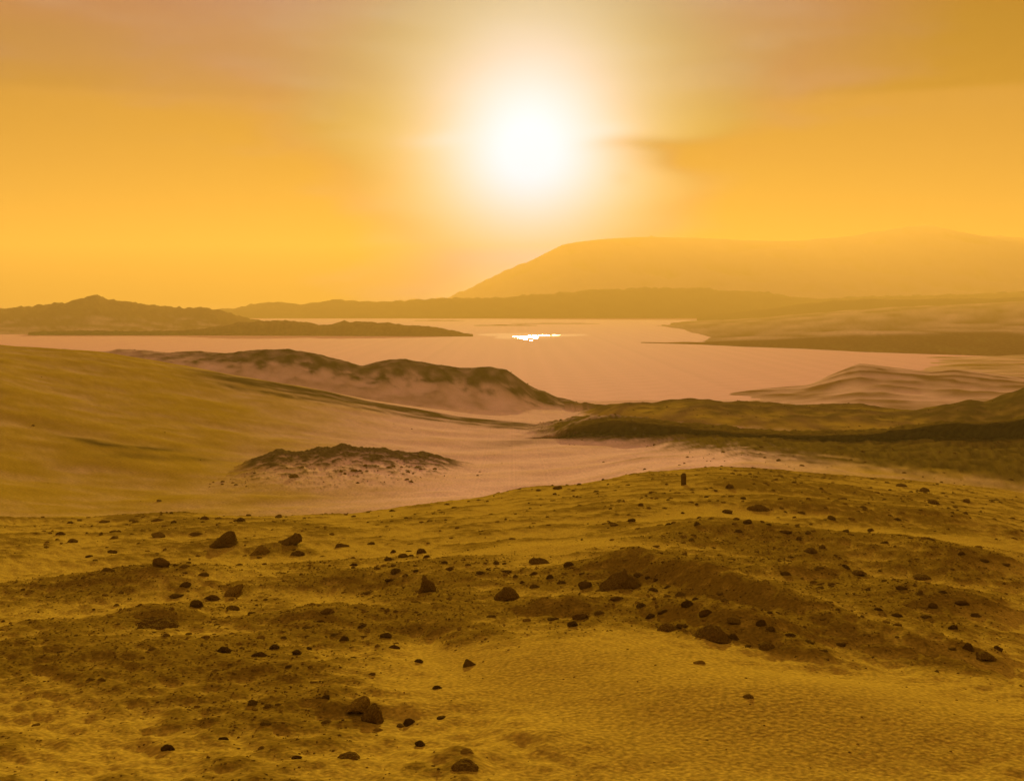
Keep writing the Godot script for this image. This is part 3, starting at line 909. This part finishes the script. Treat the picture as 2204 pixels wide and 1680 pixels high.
# further stones that can be told apart: zone, then px, py, width
const ZONES := [
	["stone strewn on the sand between the fin boulder and the tilted boulder", "stones between the fin boulder and the tilted boulder", [[640, 1195, 30], [735, 1176, 34], [800, 1172, 18], [846, 1190, 14], [880, 1183, 14], [885, 1197, 18], [868, 1200, 22], [905, 1190, 24], [920, 1200, 20], [835, 1208, 20], [812, 1222, 16], [852, 1230, 26], [895, 1228, 14], [838, 1252, 20], [872, 1240, 16], [955, 1215, 20], [968, 1228, 22], [760, 1215, 18], [700, 1208, 16]]],
	["stone among the rubble above the dome boulder", "stones above the dome boulder", [[1068, 1212, 16], [1086, 1212, 10], [1070, 1222, 14], [1090, 1230, 26], [1050, 1228, 14], [1035, 1236, 20], [1110, 1240, 14], [1125, 1252, 16], [1150, 1235, 22], [1185, 1243, 18], [1225, 1222, 24], [1255, 1235, 18], [1210, 1255, 24], [1260, 1265, 34], [1150, 1265, 22], [1290, 1270, 26]]],
	["stone in the dark rubble on the left below the crest", "stones in the left rubble", [[340, 1157, 34], [245, 1160, 22], [155, 1168, 26], [420, 1147, 36], [130, 1150, 20], [345, 1220, 46], [230, 1228, 26], [400, 1265, 24], [440, 1240, 26], [460, 1290, 40], [380, 1280, 30], [240, 1190, 24], [600, 1232, 26], [190, 1200, 18], [420, 1305, 34], [500, 1312, 30], [545, 1320, 26], [300, 1300, 22]]],
	["stone on the slope below the broad outcrop and the pale streak's left side", "stones below the broad outcrop", [[590, 1395, 26], [660, 1352, 26], [720, 1362, 24], [610, 1375, 18], [740, 1378, 26], [665, 1392, 14], [780, 1345, 22], [830, 1365, 26], [850, 1395, 30], [760, 1412, 18], [640, 1408, 24], [690, 1336, 28], [560, 1410, 40], [480, 1405, 34], [620, 1430, 18], [900, 1425, 22]]],
	["stone on the sandy bottom part of the slope", "stones at the bottom of the slope", [[575, 1552, 30], [545, 1515, 24], [640, 1630, 26], [950, 1545, 24], [880, 1560, 30], [905, 1600, 24], [700, 1500, 24], [1010, 1430, 34], [940, 1480, 26], [480, 1590, 22], [360, 1610, 30]]],
	["stone lying along the rocky crest and its spurs", "stones along the rocky crest", [[1395, 1240, 14], [1412, 1252, 12], [1440, 1262, 22], [1405, 1268, 26], [1465, 1280, 26], [1500, 1292, 20], [1330, 1290, 36], [1290, 1318, 24], [1380, 1302, 24], [1430, 1312, 28], [1480, 1310, 26], [1520, 1325, 34], [1580, 1335, 34], [1400, 1330, 26], [1470, 1345, 34], [1580, 1378, 26], [1610, 1390, 20], [1640, 1345, 24], [1700, 1368, 26], [1740, 1382, 24], [1660, 1355, 20], [1810, 1388, 22], [1250, 1330, 36], [1190, 1335, 30], [1230, 1345, 26]]],
	["stone scattered around the upright stone", "stones around the upright stone", [[1520, 1052, 10], [1490, 1055, 10], [1540, 1058, 10], [1570, 1048, 20], [1400, 1062, 10], [1352, 1045, 12], [1415, 1080, 14], [1380, 1090, 16], [1500, 1085, 8], [1545, 1078, 12], [1600, 1075, 12], [1565, 1105, 26], [1530, 1118, 18], [1440, 1128, 14], [1470, 1102, 10], [1330, 1108, 20], [1500, 1130, 16], [1360, 1122, 20], [1610, 1122, 22], [1690, 1100, 10], [1725, 1104, 16], [1740, 1145, 14], [1590, 1140, 18], [1655, 1128, 12], [1435, 1043, 8]]],
	["stone on the swells of the right slope", "stones on the right swells", [[1690, 1145, 26], [1720, 1160, 16], [1830, 1150, 14], [1875, 1142, 16], [1905, 1168, 18], [1790, 1118, 22], [1860, 1095, 20], [1930, 1120, 18], [1960, 1155, 16], [1700, 1200, 18], [1760, 1222, 20], [1690, 1232, 22], [1820, 1222, 20], [1905, 1252, 16], [1940, 1265, 30], [1980, 1280, 24], [2030, 1275, 20], [2070, 1300, 30], [2010, 1310, 24], [2100, 1325, 26], [1890, 1310, 20], [1930, 1322, 24], [1995, 1330, 22], [2050, 1350, 24], [2085, 1390, 30], [2050, 1402, 20], [2150, 1400, 22], [2120, 1205, 24], [2070, 1195, 20], [2010, 1085, 24], [2080, 1080, 18], [2165, 1215, 22]]],
	["stone on the edge of the crest at the left", "stones along the left crest", [[150, 1124, 20], [225, 1124, 22], [290, 1122, 16], [340, 1121, 30], [440, 1118, 18], [470, 1117, 16], [600, 1115, 18], [680, 1113, 14], [845, 1101, 14], [520, 1122, 20], [375, 1126, 14], [760, 1112, 12], [960, 1084, 16], [1160, 1056, 16], [1200, 1052, 24]]],
]


func build_rocks() -> void:
	for h in HEROES:
		var p := on_slope(h[1], h[2])
		var s := -p.z / F
		var wide := 0.0
		for q in h[3]:
			wide = maxf(wide, absf(q[0]))
		var deep: float = wide * 2.0 * s * (1.0 if h[0] == "boulder" else 0.8)
		var o := put(outline_rock(h[3], s, deep, h[1]), h[0], mats["dusty_rock"] if "dusty" in h[4] else mats["rock"], h[4], "stone" if h[0] == "standing_stone" else "boulder")
		o.position = p
	var kinds := []
	for k in 9:
		kinds.append(stone_mesh(100 + k))
	# every stone is told apart by the boulder it lies nearest to, its side of it and its turn there
	var named := {}
	for z in ZONES:
		for q in z[2]:
			var best := 1e9
			var h = HEROES[0]
			for c in HEROES:
				var away := Vector2(q[0] - c[1], (q[1] - c[2] + 10.0) * 1.6).length()
				if away < best:
					best = away
					h = c
			var dx: float = q[0] - h[1]
			var dy: float = (q[1] - h[2] + 10.0) * 1.6
			var where := ("left of" if dx < 0 else "right of") if absf(dx) > absf(dy) else ("behind" if dy < 0 else "in front of")
			var key := "%s the %s" % [where, h[5]]
			if not named.has(key):
				named[key] = []
			named[key].append([best, q])
	var label_of := {}
	for key in named:
		var list: Array = named[key]
		list.sort_custom(func(a, b): return a[0] < b[0])
		for i in list.size():
			var q = list[i][1]
			var look := "small" if q[2] < 16 else ("middling" if q[2] < 25 else "large")
			var turn: String = ["nearest", "second nearest", "third nearest", "fourth nearest", "fifth nearest", "sixth nearest", "seventh nearest", "eighth nearest", "ninth nearest", "tenth nearest", "eleventh nearest", "twelfth nearest"][mini(i, 11)]
			label_of[str(q)] = "%s dark stone, %s of those %s" % [look, turn, key]
	for z in ZONES:
		for q in z[2]:
			var p := on_slope(q[0], q[1])
			var w: float = q[2] * -p.z / F * 0.92
			var o := put(kinds[rng.randi() % 9], "stone", mats[["rock", "rock", "dusty_rock", "brown_rock"][rng.randi() % 4]], label_of[str(q)], "stone", z[1])
			var b := Basis.from_euler(Vector3(rng.randf_range(-0.2, 0.2), rng.randf() * TAU, rng.randf_range(-0.2, 0.2)))
			o.basis = b.scaled(Vector3(w * 1.15, w * rng.randf_range(0.35, 0.95), w * rng.randf_range(0.7, 1.3)))
			o.position = p + Vector3(0, w * rng.randf_range(-0.1, 0.06), 0)


func build_pebbles() -> void:
	var places := []
	var tints := []
	for tries in 90000:
		var near := tries % 2 == 0
		var d := 8.5 * pow((40.0 if near else 150.0) / 8.5, sqrt(rng.randf()))
		var x := rng.randf_range(-0.56, 0.56) * (d + 3.0)
		pick_rows(-d)
		var s := slope_at(x, -d)
		if rng.randf() > pow(s[1], 1.3) * (0.9 if near else 0.5) + 0.015:
			continue
		var w := rng.randf_range(0.014, 0.04) * (0.6 + d / 30.0) if near else (0.022 + 0.17 * pow(rng.randf(), 6.0)) * (0.5 + d / 45.0)
		var b := Basis.from_euler(Vector3(rng.randf_range(-0.5, 0.5), rng.randf() * TAU, rng.randf_range(-0.5, 0.5)))
		places.append(Transform3D(b.scaled(Vector3(w * rng.randf_range(0.7, 1.5), w * rng.randf_range(0.4, 0.85), w)), Vector3(x, s[0] - w * 0.03, -d)))
		tints.append(Color(1, 1, 1) * rng.randf_range(0.55, 1.0))
	var mm := MultiMesh.new()
	mm.transform_format = MultiMesh.TRANSFORM_3D
	mm.use_colors = true
	mm.mesh = stone_mesh(300, 9, 6, 9)
	mm.instance_count = places.size()
	for i in places.size():
		mm.set_instance_transform(i, places[i])
		mm.set_instance_color(i, tints[i])
	var m: StandardMaterial3D = mats["dusty_rock"].duplicate()
	m.vertex_color_use_as_albedo = true
	m.heightmap_enabled = false
	var o := MultiMeshInstance3D.new()
	o.name = numbered("pebbles")
	o.multimesh = mm
	o.material_override = m
	add_child(o, true)
	tag(o, "loose pebbles and gravel strewn over the foreground slope", "pebbles", "", "stuff")


func mesh_points(called: String) -> PackedVector3Array:
	return (get_node(called) as MeshInstance3D).mesh.surface_get_arrays(0)[Mesh.ARRAY_VERTEX]


func build_middle_stones() -> void:
	# four dark stones on the front of the mound
	var v := mesh_points("mound")
	for q in [[836, 1007, 15, "dark stone on the right half of the valley mound's sandy front"], [597, 1014, 26, "wide flat dark stone low on the left of the valley mound"], [632, 1026, 22, "flat dark stone at the foot of the valley mound, below the wide one"], [762, 1016, 16, "small dark stone in the middle of the valley mound's sandy front"]]:
		var best := 1e9
		var at := Vector3.ZERO
		for p in v:
			var off := absf(p.x / -p.z * F + CX - q[0]) + absf((EYE - p.y) / -p.z * F + HY - q[1])
			if off < best:
				best = off
				at = p
		var w: float = q[2] * -at.z / F
		var o := put(stone_mesh(100 + int(q[0]) % 9), "stone", mats["rock"], q[3], "stone", "stones on the valley mound")
		o.basis = Basis.from_euler(Vector3(0, q[0], 0)).scaled(Vector3(w, w * 0.5, w * 0.8))
		o.position = at + Vector3(0, w * 0.05, 0)
	# grit and small stones that speckle the ridges
	var places := []
	for k in [["mound", 220, 0.35, 0.5], ["dark_ridge", 1900, 0.2, 0.7], ["dark_hills", 900, 0.35, 0.75], ["headland", 500, 0.55, 0.78], ["valley", 1200, 0.1, 0.5]]:
		v = mesh_points(k[0])
		for n in k[1]:
			var i := int(v.size() * rng.randf_range(k[2], k[3]))
			var p := v[i]
			var u := p.x / -p.z * F + CX
			if u < -200 or u > 2400 or (k[0] == "valley" and u < 1400 and rng.randf() < 0.85):
				continue
			if broad.get_noise_2d(p.x * 1.5, p.z * 1.5) < rng.randf_range(-0.3, 0.15):
				continue
			var w := 0.25 + 0.9 * pow(rng.randf(), 4.0)
			p += Vector3(rng.randf_range(-0.7, 0.7), 0, rng.randf_range(-0.7, 0.7))
			places.append(Transform3D(Basis.from_euler(Vector3(0, rng.randf() * TAU, 0)).scaled(Vector3(w * 1.3, w * 0.7, w)), p))
	var mm := MultiMesh.new()
	mm.transform_format = MultiMesh.TRANSFORM_3D
	mm.mesh = stone_mesh(301, 8, 5, 8)
	mm.instance_count = places.size()
	for i in places.size():
		mm.set_instance_transform(i, places[i])
	var o := MultiMeshInstance3D.new()
	o.name = numbered("rubble")
	o.multimesh = mm
	o.material_override = mats["rock"]
	add_child(o, true)
	tag(o, "small dark rubble speckling the ridges and mound beyond the slope", "rubble", "", "stuff")
